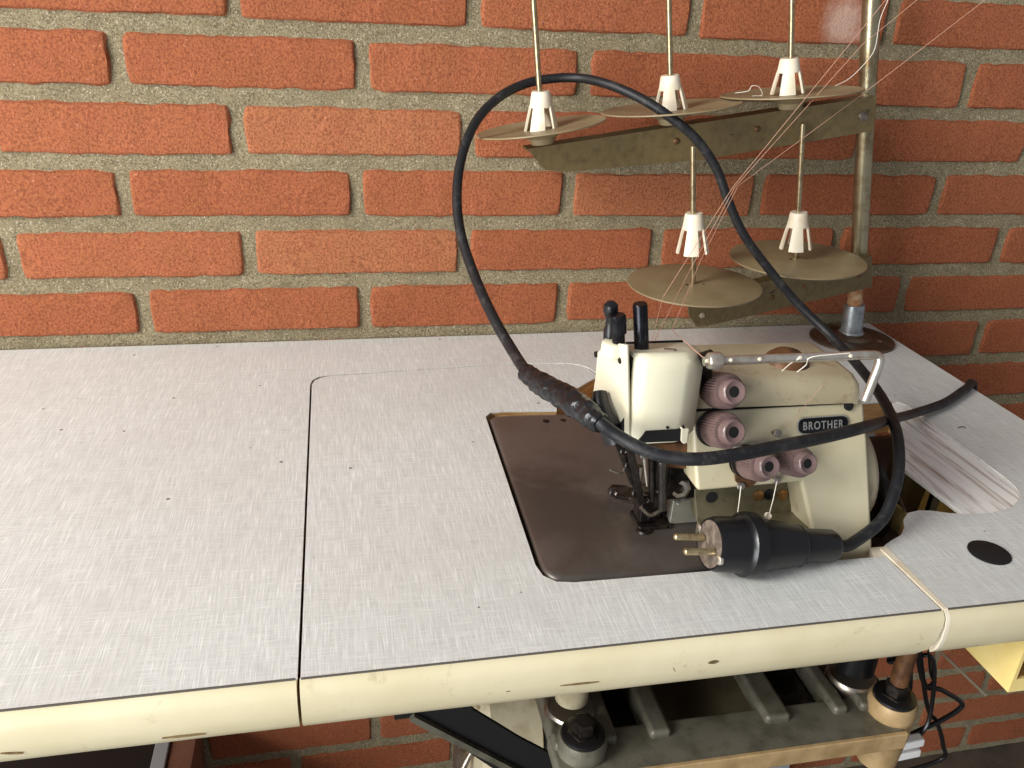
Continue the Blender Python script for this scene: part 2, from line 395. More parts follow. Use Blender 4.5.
insert = [(413.5, -508), (413.5, -116), (416, -107), (422, -101), (431, -98), (606, -86.5), (675, -90.5), (689, -95.5), (697, -105), (700.5, -118), (700.5, -127), (694, -131), (645, -176), (640, -196.5),
          (588, -192), (577, -194), (571, -202), (568, -425), (570.5, -437), (578, -444.5), (590, -447), (814, -449.5), (821, -449), (823.5, -508)]
ins = thing('insert_panel', 'grey linen-patterned removable table insert around the steel cloth plate', 'table panel', (560, -300, ZB))
bm = NB(); slab(bm, insert, ZB, ZT-1.7); obj('board', bm, M['plywood'], ins)
bm = NB(); slab(bm, insert, ZT-1.7, ZT-.2); obj('laminate_top', bm, M['laminate'], ins)
obj('edge_band', band(413, 824.8, True), M['band'], ins, angle=50)
bm = NB(); box(bm, (413.8, -508.6, ZT-1.0), (823, -507.5, ZT-.1)); obj('glue_line', bm, M['seam'], ins, label='thin dark line between laminate and edging')
bm = NB()
for u0, v0, u1, v1, h in [(560, 686, 599, 682, 1.6), (708, 663, 719, 661.5, 4.2), (673, 667.5, 675, 672, .8), (506, 692, 510, 691, 1)]:
    bm = smear(u0, v0, u1, v1, h*1.2); obj('dirt_mark', bm, M['dirtline'], ins, label='dark scuffs on the cream edging')
# splintered white plywood at the corner
bm = NB(); slab(bm, [(814, -448.8), (820.5, -449.5), (824, -462), (826, -438), (816, -438)], ZB+4, ZT-.6); obj('splinter', bm, M['ivory'], ins)

# ------------------------------------------------------------------ SEWING MACHINE
mach = thing('overlock_machine', 'cream enamelled industrial overlock sewing machine with mauve tension dials sunk in the table', 'sewing machine', (720, -380, -484))
# cloth plate, turned down at its edges
pl = rnd([(573.5, -205), (576, -201), (590, -199), (700, -205), (706, -448), (590, -445), (577, -442), (571, -432)], [0, 4, 4, 0, 0, 6, 6, 4], 4)
cx = sum(p[0] for p in pl)/len(pl); cy = -325
def shrink(P, d):
    out = []
    for x, y in P:
        v = Vector((x-cx, y-cy)); out.append((x-d*(1 if v.x > 0 else -1)*min(1, abs(v.x)/45), y-d*(1 if v.y > 0 else -1)*min(1, abs(v.y)/90)))
    return out
rings = []
for dd, z in [(0, -392), (0, -385), (.5, -382), (1.6, -379.5), (3.4, -377.9), (6, -377.2)]:
    rings.append([V(x, y, z) for x, y in shrink(pl, dd)])
bm = NB(); loft(bm, rings); obj('cloth_plate', bm, M['plate'], mach, angle=60, label='brown-grey steel cloth plate with rolled edge')
# sole visible screw holes
for (u, v, r) in [(546, 421, 3), (563, 420, 2.6)]:
    p = atz(u, v, -377); bm = NB(); lathe(bm, (p.x, p.y, -377.1), (0, 0, 1), [(0, r), (.4, r), (.5, r*.6)], 16); obj('screw', bm, M['darksteel'], mach)
p = atz(644, 529, -376); bm = NB(); lathe(bm, (p.x, p.y, -377.2), (0, 0, 1), [(0, 6.2), (1.6, 5.6), (1.9, 4.6), (1.2, 3.5), (1.2, .1)], 20); obj('screw', bm, M['darksteel'], mach)

# main casting: front face leans outwards to the bottom
def yb(v): return -402-(v-405)*.24
front_px = [(692, 411), (864, 401), (868, 440), (871, 500), (873, 545), (874, 600), (824, 600), (812, 530), (801, 483), (697, 492), (694, 455)]
fr = [at(u, v, yb(v)) for u, v in front_px]
bk = [V(p.x, -300, p.z) for p in fr]
bm = NB(); loft(bm, [fr, bk]); body = obj('body', bm, M['creambody'], mach, bevel=3, seg=3)
# rounded end cover and handwheel at the right
bm = NB(); c0 = V(826, -372, -352); lathe(bm, c0-V(25, 0, 0), (1, 0, 0), [(0, 44), (25, 44), (30, 41), (33, 34)], 40); obj('end_cover', bm, M['creamdirty'], mach, angle=60)
bm = NB(); lathe(bm, (880, -330, -410), (1, 0, 0), [(0, 12), (0, 34), (3, 38), (9, 38), (11, 34), (12, 30), (9, 14), (20, 12)], 40); obj('handwheel', bm, M['darksteel'], mach, angle=60, label='dark brown handwheel below the opening')
# recess panel, ledge
rp = [at(u, v, y) for u, v, y in [(694, 488, -398), (802, 480, -398), (806, 512, -402), (697, 522, -402)]]
bm = NB(); prism(bm, rp, (0, 14, 0)); panel = obj('looper_panel', bm, M['greypanel'], mach, bevel=1, label='grey-green metal panel under the dials')
for u, v, mt in [(711, 497, 'hole'), (758, 495, 'brass'), (769, 494, 'black'), (782, 494, 'brass')]:
    q = at(u, v, -399); bm = NB(); lathe(bm, q, (0, -1, .15), [(0, 4.2), (1.6, 4.2), (2, 3.6)] if mt != 'hole' else [(0, 4.2), (.8, 4.4), (.9, 2)], 18)
    obj('screw', bm, M[mt], panel)
bm = NB(); prism(bm, [at(u, v, y) for u, v, y in [(697, 520, -402), (806, 510, -402), (826, 532, -436), (700, 545, -432)]], (0, 0, -10)); obj('looper_ledge', bm, M['greypanel'], mach, bevel=1)
bm = NB(); prism(bm, [at(u, v, y) for u, v, y in [(803, 528, -428), (811, 532, -436), (800, 556, -446), (772, 558, -446), (780, 532, -436)]], (0, 0, -3)); obj('looper_cover', bm, M['steel'], mach, bevel=.6)
# top cover
bm = NB(); prof = [(-404, -274.6), (-403.5, -266), (-400, -260.5), (-393, -257.5), (-360, -256.5), (-338, -257), (-331, -262), (-329, -290), (-380, -290), (-404, -276.5)]
rings = [[V(x, y+(0), z+dz) for y, z in prof] for x, dz in [(672, 2.5), (740, 1.4), (797, .5)]]
rings.append([V(801.5, y*.995-1.8, z-1) for y, z in prof]); rings.append([V(803, y*.985-5.6, z-3) for y, z in prof])
loft(bm, rings); topc = obj('top_cover', bm, M['creamdirty'], mach, angle=50, label='oil-stained sloping top cover')
bm = NB(); box(bm, (676, -403, -277), (800, -340, -274.2)); obj('gasket', bm, M['hole'], mach, label='dark gap line under the top cover')
for u, v, y in [(771, 385.5, -398), (845, 371.5, -385)]:
    q = at(u, v, y); bm = NB(); lathe(bm, (q.x, q.y, q.z-1), (0, -.35, 1), [(0, 3.2), (1.2, 3.2), (1.6, 2.6)], 16); obj('screw', bm, M['darksteel'], mach)
q = at(849, 407, -404); bm = NB(); lathe(bm, q+V(0, 2, 0), (0, -1, .24), [(0, 3.2), (2.6, 3.2), (2.7, 1)], 18); obj('screw', bm, M['hole'], mach)
q = atz(786, 362, -256.5); bm = NB(); lathe(bm, (q.x, q.y, -258), (0, 0, 1), [(0, 17), (2, 16.5), (6, 14), (10, 9), (12, 3), (12.3, .1)], 32); obj('oil_cap', bm, M['rust'], mach, angle=60, label='rusty brown domed oil cap')

# head ------------------------------------------------------------
def ring_xy(pts, z, dz=None): return [V(x, y, z+(dz[i] if dz else 0)) for i, (x, y) in enumerate(pts)]
hx0 = at(627.5, 390, -414).x; hx1 = at(694.5, 400, -406).x; hw = hx1-hx0
fp = [(hx0, -412), (hx0+.5, -420), (hx0+4, -424.5), (hx0+9, -426.5), (hx0+hw*.62, -427), (hx0+hw*.70, -425.5), (hx1-2.5, -416), (hx1-.6, -412), (hx1, -406), (hx1, -380), (hx0, -380)]
def slope(pts, k=.2): return [max(0, (p[1]+427))*k for p in pts]
bm = NB()
def sh(P, d): return [(x+d*(0 if x < hx0+3 else .15 if x < hx0+10 else -.5 if x > hx1-4 else 0), y+d*(1 if y < -410 else 0)) for x, y in P]
rings = [ring_xy(sh(fp, 1.5), -287), ring_xy(fp, -284), ring_xy(fp, -235, slope(fp, -.17)), ring_xy(sh(fp, .8), -230.5, slope(fp, -.205)), ring_xy(sh(fp, 2.4), -227, slope(fp, -.21)), ring_xy(sh(fp, 6), -224.5, slope(fp, -.215))]
loft(bm, rings); obj('face_cover', bm, M['cream'], mach, angle=50, label='glossy cream front cover of the needle head')
bm = NB(); prism(bm, [at(u, v, -427.6) for u, v in [(646, 431.5), (681, 429), (680, 441), (638, 443)]], (0, 4, 0)); obj('face_slot', bm, M['hole'], mach)
bm = NB(); prism(bm, [at(u, v, -428) for u, v in [(681, 428), (690, 429), (688, 443), (684, 445), (680.5, 441)]], (0, 9, 0)); obj('face_tab', bm, M['cream'], mach, bevel=1.2)
bm = NB()
for u, v in [(667.5, 427.5), (683.5, 427)]:
    q = at(u, v, -427.3); bm = NB(); lathe(bm, q, (0, -1, 0), [(-1, 1), (.6, .9)], 12); obj('pin', bm, M['hole'], mach)
# side panel
def sidey(u): return -421+(627-u)*1.55
SP = [(627, 345), (604, 341.5), (601, 349), (597.5, 352), (595, 380), (592, 398), (594, 403), (597.5, 402), (600, 393), (604, 398), (607, 420), (613, 429), (620, 434), (629, 442)]
a = [at(u, v, sidey(u)) for u, v in SP]
bm = NB(); prism(bm, a, (1.6, .8, 0)); sidep = obj('side_cover', bm, M['cream'], mach, bevel=.4, label='cream left cover of the needle head')
for u, v in [(595.5+.8, 354.5), (620.5, 360.5)]:
    q = at(u, v, sidey(u)); bm = NB(); lathe(bm, q+V(2, .5, 0), (-1, -.2, 0), [(0, 2.2), (2.8, 2.2), (3, 1.2)], 14); obj('screw', bm, M['darksteel'], sidep)
bm = NB(); box(bm, (hx0-1.2, -417, -283), (hx0+2, -384, -229)); obj('cover_gasket', bm, M['hole'], mach)
# inner head block and dark casting behind the covers
bm = NB(); box(bm, (hx0+3, -392, -300), (hx1-2, -368, -250)); obj('head_block', bm, M['darksteel'], mach, bevel=2)
bm = NB(); box(bm, (hx0-4, -392, -286), (hx1-1, -366, -244)); obj('head_shell', bm, M['cream'], mach, bevel=3)
bm = NB(); box(bm, (hx0+1, -380.5, -250), (hx1-2.5, -378.5, -233.6)); obj('top_gasket', bm, M['hole'], mach)
bm = NB(); q = atz(672, 349, -224); cyl(bm, V(q.x-1, q.y+8, -228), V(q.x+3, q.y+1, -226), 1.6, seg=12); obj('cover_latch', bm, M['steel'], mach)
# posts on the head
def post(name, pxb, pxt, y, prof, m, seg=24, parent=mach, **k):
    b = at(*pxb, y); t = at(*pxt, y); L = (t-b).length; bm = NB(); lathe(bm, b, t-b, [(f*L, r) for f, r in prof], seg, **k); return obj(name, bm, M[m], parent)
post('needle_bar_guard', (641.8, 353), (640, 303.5), -402, [(0, 4.8), (.97, 4.8), (1, 4.2)], 'blackmetal')
bm = NB(); q = at(614, 345, -402); lathe(bm, q-V(0, 0, 6), (0, 0, 1), [(0, 8.5), (7.5, 8), (8.5, 7)], 28); obj('boss', bm, M['cream'], mach, angle=50)
post('pressure_screw', (618.5, 342), (617.5, 314.5), -404, [(0, 4.2), (.3, 4.2), (.34, 5.4), (.95, 5.4), (1, 4.6)], 'blackmetal', 16)
post('release_lever', (610, 342), (611, 300.5), -394, [(0, 4.6), (.3, 4.4), (.42, 3.3), (.6, 3.3), (.68, 4.4), (.78, 5), (.9, 4.6), (.97, 2.6), (1, .4)], 'black')
# dark lever behind the side cover
bm = NB(); tube(bm, [at(600, 392, -392), at(601, 405, -398), at(608, 425, -408), at(616, 440, -412)], 6, 12, 6, rad=lambda t: 5+3.5*t); obj('presser_arm', bm, M['black'], mach, angle=60)

# needle mechanism under the head
bm = NB()
bar(bm, at(626, 436, -415), at(640, 500, -405), 5, 9, (0, 1, 0)); bar(bm, at(616, 440, -413), at(632, 482, -406), 3.5, 6, (0, 1, 0))
obj('foot_arm', bm, M['darksteel'], mach, bevel=.8)
bm = NB(); foot = [(607, 492), (612, 487), (625, 488), (634, 492), (645, 500), (652, 512), (660, 517), (648, 521), (640, 512), (630, 501), (615, 499)]
prism(bm, [atz(u, v, -371) for u, v in foot], (0, 0, 3)); obj('presser_foot', bm, M['darksteel'], mach, bevel=.8, label='oily presser foot over the plate')
bm = NB()
for k in range(5):
    u = 645+k*5.2; v = 519+k*.2; bar(bm, atz(u, v, -376), atz(u+5, v+8, -376), 1.6, 1.6)
bar(bm, atz(641, 512, -373), atz(668, 512, -373), 3, 3); obj('feed_teeth', bm, M['darksteel'], mach)
bm = NB(); tube(bm, [at(640, 512, -398)+V(0, 0, 4), at(650, 515, -400), at(660, 511, -398)], 1.5, 8, 6); obj('needle_guard', bm, M['steel'], mach)
for (u0, v0, u1, v1, y, r, m) in [(643.5, 455, 647, 486, -414, 1.1, 'chrome'), (640, 466, 638, 482, -410, 2.6, 'steel'), (651, 452, 652, 500, -406, 2.2, 'darksteel'), (656, 455, 657, 505, -402, 2.4, 'darksteel')]:
    bm = NB(); cyl(bm, at(u0, v0, y), at(u1, v1, y), r, r*.6 if m == 'chrome' else r, 12); obj('needle' if m == 'chrome' else 'needle_bar', bm, M[m], mach)
bm = NB(); bar(bm, at(661.5, 460, -410), at(662.5, 510, -406), 5, 6, (0, 1, 0)); obj('looper_arm', bm, M['toolsteel'], mach, bevel=1.5)
bm = NB(); q = at(643.5, 456.5, -416); lathe(bm, q, (0, -1, .2), [(-3, 2), (0, 2.2), (.6, 1.8)], 14); obj('needle_screw', bm, M['steel'], mach)
for (u, v, y, r) in [(624, 452, -416, 2.6), (629, 466, -414, 2.8), (637, 475, -412, 3.2), (636, 494, -410, 2.8), (646, 500, -408, 3.4), (655, 492, -406, 3), (614, 493, -404, 3.4)]:
    bm = NB(); q = at(u, v, y); lathe(bm, q+V(0, 3, -1), (0, -1, .35), [(0, r), (2.6, r), (3.2, r*.7), (2.4, r*.4)], 6 if r > 3 else 12); obj('fixing_nut', bm, M['darksteel'], mach)
bm = NB(); tube(bm, [at(610, 470, -414), at(618, 473, -414), at(622, 473, -412), at(625, 468, -410)], .7, 8, 5); obj('wire_guide', bm, M['steel'], mach)
bm = NB(); slab(bm, rnd([(652, -397), (676, -397), (677, -374), (653, -372)], [3]*4, 4), -377.5, -374.5); obj('needle_plate', bm, M['darksteel'], mach, bevel=.6)
bm = NB(); box(bm, (654, -392, -374), (668, -376, -348)); obj('foot_holder', bm, M['darksteel'], mach, bevel=2)
# gear case right of needles
bm = NB(); box(bm, (668, -398, -352), (695, -372, -300)); obj('looper_case', bm, M['darksteel'], mach, bevel=3)
bm = NB(); q = at(680, 488, -396); lathe(bm, q+V(0, 3, 0), (-.4, -1, .2), [(0, 9), (4, 9), (6, 7), (6.4, 4), (4, 3.5), (4, .1)], 8); obj('clamp_nut', bm, M['steel'], mach, angle=20)
bm = NB(); prism(bm, [at(u, v, -402) for u, v in [(645, 444), (692, 444), (694, 452), (692, 470), (660, 468), (650, 452)]], (0, 12, 0)); obj('rear_bracket', bm, M['rust'], mach, bevel=1.5, label='rusty bracket between head and body')
# small grey chip guard box
g0 = [atz(668, 521, -375), atz(697, 520, -375)]
a = V(681, -391, -377); bm = NB(); loft(bm, [[V(678, -392, -377), V(703, -392, -377), V(704, -372, -377), V(680, -372, -377)], [V(679.5, -389.5, -358), V(703.5, -389.5, -358), V(704.5, -374, -354), V(682, -374, -354)]])
obj('chip_guard', bm, M['lightgrey'], mach, bevel=1)
bm = NB(); bar(bm, atz(677.5, 504, -357), atz(684.5, 497.5, -356.5), 1.6, .8); obj('chip_guard_clip', bm, M['whiteplastic'], mach)

# tension dials
KD = Vector((.12, -.9, .36)).normalized()
def dial(u, v, y, s=1.0, plates=True):
    s *= .9
    tip = at(u, v, y); b = tip-KD*26.5
    bm = NB(); lathe(bm, b, KD, [(2, 9*s), (2.2, 12.4*s), (3.5, 13.2*s), (18, 12.9*s), (19.8, 12*s), (20.4, 9.4*s)], 80, rib=(1, 2, 3)); k = obj('tension_dial', bm, M['knob'], mach, angle=28)
    bm = NB(); lathe(bm, b, KD, [(19, 9.6*s), (24.4, 9.4*s), (26.0, 8.8*s), (26.6, 7.8*s), (26.0, 6.2*s), (25.0, 4.0*s)], 36); obj('dial_cap', bm, M['knobface'], k, angle=50)
    bm = NB(); lathe(bm, b, KD, [(22, 4*s), (25.1, 4*s), (25.2, 3.4*s)], 20); obj('dial_bore', bm, M['hole'], k)
    if plates:
        bm = NB(); lathe(bm, b, KD, [(-6, 11*s), (-5, 12.8*s), (-4.4, 9.6*s), (-3, 9.6*s), (-2, 13.2*s), (-.8, 13.4*s), (.2, 11*s), (2, 10*s), (2.4, 4)], 32); obj('tension_disc', bm, M['darksteel'], k)
    bm = NB(); cyl(bm, b-KD*16, b+KD*3, 6, seg=14); obj('dial_stem', bm, M['darksteel'], k)
    return b
dial(735.5, 392, -424, 1.05); dial(735, 432.5, -434, 1.05); dial(770.5, 467, -446, .98); dial(809, 464, -438, .93)
for (u, v, y) in [(738, 446.5, -425), (778, 433.5, -415), (741, 486.5, -424), (777, 480.5, -424), (733, 418, -412)]:
    q = at(u, v, y); bm = NB(); lathe(bm, q+V(0, 4, -1.5), (0, -.92, .38), [(-3, 1.5), (3, 1.5), (3.4, 3), (4.4, 3), (5, 2)], 14); obj('thread_eyelet', bm, M['steel'], mach)
bm = NB(); prism(bm, [at(u, v, -422) for u, v in [(735, 468), (742, 478), (757, 482), (751, 487), (743, 487.5), (736, 482)]], (0, 2, 0)); obj('thread_bracket', bm, M['rust'], mach)
# left dark mount of the guide rod
bm = NB(); prism(bm, [at(u, v, y) for u, v, y in [(702, 358, -424), (716, 353, -424), (718, 366, -420), (712, 372, -408), (712, 398, -405), (706, 404, -404), (700, 398, -404), (702, 378, -406)]], (0, 8, 0)); obj('rod_mount', bm, M['darksteel'], mach, bevel=1.2)
rod = [at(704, 361.3, -430), at(722, 361, -430), at(760, 359.5, -430), at(800, 357.5, -430), at(840, 356, -430), at(868, 355, -430), at(877, 355.5, -430), at(879.5, 360, -431), at(877, 370, -432), at(870, 388, -434), at(865, 401, -436)]
P = rod[0:1]+[rod[0].lerp(rod[5], t) for t in (.3, .6, .9)]+rod[5:]
bm = NB(); tube(bm, P, 3.0, 16, 8); rodo = obj('guide_rod', bm, M['chrome'], mach, angle=60, label='bent chrome thread guide rod')
bm = NB(); q = at(721, 360.5, -430); d = (rod[5]-rod[0]).normalized(); lathe(bm, q-d*9, d, [(0, 4.6), (1, 5.4), (7, 5.8), (8.6, 5.2), (9, 3.1)], 24); obj('ferrule', bm, M['chrome'], rodo, angle=50)
bm = NB()
for u in (707, 731, 760, 800.5, 851):
    q = at(u, 361-(u-705)*.035, -433.2); bm = NB(); lathe(bm, q, (0, -1, .3), [(-.4, 1.2), (.15, 1.2), (.3, .8)], 12); obj('hole_glint', bm, M['ivory'], rodo, label='ivory dots imitating glints at the guide holes')  # glints on the rod painted as ivory dots
# name plate
def plate_at():
    c = at(822.5, 424.6, yb(424.6)-.6); ux = (at(847, 423, yb(423)-.6)-at(798, 426.4, yb(426.4)-.6)).normalized()
    uz = (at(822.5, 417, yb(417)-.6)-at(822.5, 432, yb(432)-.6)); uz = (uz-ux*uz.dot(ux)).normalized(); nn = ux.cross(uz).normalized()
    if nn.y > 0: nn = -nn
    return c, ux, uz, nn
c, ux, uz, nn = plate_at()
Lw = (at(847.5, 423, yb(423))-at(797.5, 426.4, yb(426))).length; Lh = (at(822.5, 416.8, yb(417))-at(822.5, 432.4, yb(432))).length
rp = rnd([(-Lw/2, -Lh/2), (Lw/2, -Lh/2), (Lw/2, Lh/2), (-Lw/2, Lh/2)], [Lh*.48]*4, 6)
bm = NB(); prism(bm, [c+ux*(x*1.02)+uz*(y*1.07) for x, y in rp], nn*.8); obj('name_plate_rim', bm, M['silver'], mach)
bm = NB(); prism(bm, [c+ux*(x*.985)+uz*(y*.96) for x, y in rp], nn*1.2); npl = obj('name_plate', bm, M['black'], mach, label='black name plate with silver letters')
cu = bpy.data.curves.new('txt', 'FONT'); cu.body = 'BROTHER'; cu.align_x = 'CENTER'; cu.align_y = 'CENTER'; cu.size = 1; cu.extrude = .01; cu.space_character = 1.22; cu.offset = .012
to = bpy.data.objects.new('txt', cu); C.objects.link(to); bpy.context.view_layer.update()
me = bpy.data.meshes.new_from_object(to.evaluated_get(bpy.context.evaluated_depsgraph_get())); bpy.data.objects.remove(to)
xs = [v.co.x for v in me.vertices]; ys = [v.co.y for v in me.vertices]; sx = Lw*.80/(max(xs)-min(xs)); sy = Lh*.52/(max(ys)-min(ys)); my = (max(ys)+min(ys))/2; mx = (max(xs)+min(xs))/2
bm = NB(); bm.from_mesh(me)
for v in bm.verts: v.co = c+nn*(1.25+v.co.z*6)+ux*((v.co.x-mx)*sx)+uz*((v.co.y-my)*sy)
obj('lettering', bm, M['silver'], npl); bpy.data.meshes.remove(me)
# machine base reaching down to the cradle
bm = NB(); box(bm, (600, -425, -470), (812, -230, -393)); obj('base', bm, M['casting'], mach, bevel=4)
bm = NB(); box(bm, (812, -408, -474), (906, -226, -428)); box(bm, (812, -222, -484), (1004, -217, -413.5)); obj('oil_tray', bm, M['rustdark'], mach, bevel=5, label='dark brown oily tray beside the body, with an added dark sheet behind')  # the thin second box is an added sheet that keeps the opening dark
bm = NB(); prism(bm, [V(868, -300, -425), V(868, -300, -392), V(872, -255, -385), V(872, -240, -425)], (5, 0, 0)); obj('side_bracket', bm, M['rustdark'], mach)
bm = NB(); prism(bm, [at(u, v, -330) for u, v in [(907, 466), (929, 484), (914, 520), (896, 520)]], (4, 30, 0)); obj('belt_plate', bm, M['pan'], mach, bevel=1, label='olive metal plate seen in the opening')
bm = NB(); bar(bm, at(938, 487, -330), at(930, 512, -335), 8, 5, (0, 1, 0)); obj('strap', bm, M['black'], mach)
bm = NB(); bar(bm, at(899, 497, -345), at(905, 511, -350), 2, 2, (0, 1, 0)); obj('lever', bm, M['steel'], mach)

# ------------------------------------------------------------------ THREAD STAND
stand = thing('thread_stand', 'tall tarnished thread stand with five tan spool discs at the table back', 'thread stand', (1038, -50, ZT))
pb = at(850, 333, -50); pt = at(874, -45, -50); pdir = (pt-pb).normalized()
fc = V(1037, -53, ZT)
bm = NB(); sc = []
for t, r in [(0, 47), (2.2, 47), (3.4, 45.5), (4, 38), (4.4, 22), (7, 20), (9, 15)]:
    ring = []
    for i in range(48):
        a = 2*math.pi*i/48; k = 1+.0*math.cos(3*a); ring.append(V(fc.x+math.cos(a)*r*1.04, fc.y+math.sin(a)*min(r, 47)*.98, ZT+t))
    sc.append(ring)
loft(bm, sc); fl = obj('base_flange', bm, M['flange'], stand, angle=40, label='round brown steel foot screwed to the table')
for u, v in [(831, 341), (879, 341), (836, 325)]:
    q = atz(u, v, ZT+4); bm = NB(); lathe(bm, (q.x, q.y, ZT+3), (0, 0, 1), [(0, 4.2), (1.2, 3.8), (2, 2.2)], 16); obj('screw', bm, M['steel'], fl)
L = (pt-pb).length
s0 = at(851, 329, -50); s1 = at(854.5, 304, -50); s2 = at(857.5, 286, -50)
bm = NB(); lathe(bm, s0-pdir*6, s1-s0, [(0, 15), (3, 14), (5, 12.5), ((s1-s0).length+4, 11.6), ((s1-s0).length+6, 10.5)], 36); obj('sleeve', bm, M['zinc'], stand, label='short zinc-grey sleeve')
bm = NB(); lathe(bm, s1, pdir, [(0, 8.4), (5, 8.8), (6, 8.0), (10, 8.6), (14, 8.2), ((s2-s1).length+20, 8.4)], 28); obj('pole_stub', bm, M['rustlight'], stand, label='flaking rusty foot of the pole')
p1 = at(858, 280, -50)
bm = NB(); lathe(bm, p1, pt-p1, [(0, 9.2), ((pt-p1).length, 9.2)], 32); obj('pole', bm, M['pole'], stand, angle=60)
YU, YD = -84, -84
def arm(px_top, px_bot, y0, y1, flange_in, holes, label=None):
    """px_top/px_bot: left-to-right outline of the front plate; y runs from y0 at the left to y1 at the right"""
    u0 = px_top[0][0]; u1 = px_top[-1][0]
    Y = lambda u: y0+(y1-y0)*(u-u0)/(u1-u0)
    bm = NB(); poly = [at(u, v, Y(u)) for u, v in px_top]+[at(u, v, Y(u)) for u, v in px_bot[::-1]]
    prism(bm, poly, (0, 1.8, 0))
    t = [at(u, v, Y(u)) for u, v in px_top]
    loft(bm, [[t[0]+V(0, .2, 0), t[0]+V(0, flange_in, 0), t[0]+V(0, flange_in, -1.8), t[0]+V(0, .2, -1.8)], [t[-1]+V(0, .2, 0), t[-1]+V(0, flange_in, 0), t[-1]+V(0, flange_in, -1.8), t[-1]+V(0, .2, -1.8)]])
    o = obj('spool_arm', bm, M['olive'], stand)
    for u, v, r, m in holes:
        q = at(u, v, Y(u)); bm = NB(); lathe(bm, q+V(0, 1, 0), (0, -1, 0), [(0, r), (1.3, r), (1.6, r*.6)] if m == 'hole' else [(0, r), (2.2, r), (3.4, r*.6)], 18)
        obj('arm_hole' if m == 'hole' else 'bolt', bm, M[m], o)
    return o
arm([(527, 149), (877, 96)], [(545, 170), (566, 172), (700, 160), (873, 131)], YU, YU, 20, [(676, 141, 3, 'rust'), (757, 129, 3, 'rust'), (863, 116, 5, 'steel'), (731, 135, .9, 'steel')])
arm([(688, 300), (872, 256)], [(689, 316), (697, 327), (712, 325), (800, 304), (872, 287)], -120, -64, 14, [(702, 315, 3.2, 'lath'), (772, 297, 2.6, 'rust'), (803, 286, 2, 'rust'), (858, 273, 5, 'rust')])
def cone(b, d, H):
    """ivory spool cone: cap and four splayed prongs; b base centre, d axis, H height"""
    x, y, d = frame(d); bm = NB()
    lathe(bm, b, d, [(H*.60, 10.6), (H*.62, 11.0), (H*.95, 9.0), (H, 8.2), (H, 3)], 32)
    lathe(bm, b, d, [(H*.45, 4), (H*.7, 4.5)], 16)
    for k in range(4):
        a0 = math.radians(90*k+36); a1 = a0+math.radians(54); rings = []
        for t, r in [(0, 16.6), (H*.3, 14.2), (H*.64, 11.2)]:
            n = 6; out = []
            for s in range(n+1):
                a = a0+(a1-a0)*s/n; out.append(b+d*t+(x*math.cos(a)+y*math.sin(a))*r)
            for s in range(n, -1, -1):
                a = a0+(a1-a0)*s/n; out.append(b+d*t+(x*math.cos(a)+y*math.sin(a))*(r-2.2))
            rings.append(out)
        loft(bm, rings)
    return bm
def disc(l, r, c, y, hub=True):
    a = at(*l, y); b = at(*r, y); cc = at(*c, y); R = (b-a).length/2*.965; ux = (b-a).normalized(); n = ux.cross(V(0, 1, 0)).normalized()
    if n.z < 0: n = -n
    if hub: n = (n+V(0, .06, 0)).normalized()
    bm = NB()
    if hub: pr = [(-16, 9), (-15, 11), (-10, 13), (-6, 22), (-3, 34), (-1.2, R-2), (-.4, R), (.5, R), (.9, R-1), (.2, R-3), (-1.2, 30), (-1.8, 14), (-1.2, 4)]
    else: pr = [(-6, 10), (-2, 11), (-1.6, R-1), (-.8, R), (.4, R), (.7, R-1.2), (.2, 20), (.4, 5)]
    lathe(bm, cc, n, pr, 72); o = obj('spool_disc', bm, M['disc'], stand, angle=25); return cc, n
uppers = [((475, 134.5), (607, 113), (541, 127), (529.5, -60), (541, 91), (541.5, 131)), ((603, 112.5), (740, 97), (671, 107.5), (667.5, -60), (670, 75), (671, 111)), ((727, 96.5), (860, 85), (791, 92.5), (793, -60), (789.5, 58), (787.5, 93))]
for l, r, c, st, ct, cb in uppers:
    cc, n = disc(l, r, c, YD)
    t = at(*st, YD); bm = NB(); base = cc-n*14; cyl(bm, base, t, 2.7, seg=16); obj('spindle', bm, M['spindle'], stand)
    b = at(*cb, YD); tt = at(*ct, YD); obj('cone_holder', cone(b, tt-b, (tt-b).length), M['ivory'], stand)
for l, r, c, y, st, ct, cb in [((631, 287), (760, 281), (694, 284), -108, (693, 146), (694, 213), (692.5, 252)), ((734, 257), (860, 251), (797, 258.5), -94, (803, 123.5), (799, 212), (795.5, 248))]:
    cc, n = disc(l, r, c, y, False)
    sb = at(693.5, 291, y) if c[0] < 700 else at(795, 267, y)
    sb = cc; t = at(*st, y); bm = NB(); cyl(bm, sb-n*8, t, 2.7, seg=16); obj('spindle', bm, M['spindle'], stand)
    b = at(*cb, y); tt = at(*ct, y); obj('cone_holder', cone(b, tt-b, (tt-b).length), M['ivory'], stand)
    for s in (-1, 1):
        q = cc+V(9*s, -3, .3); bm = NB(); lathe(bm, q, n, [(0, 1.4), (.5, 1.3)], 10); obj('rivet', bm, M['hole'], stand)

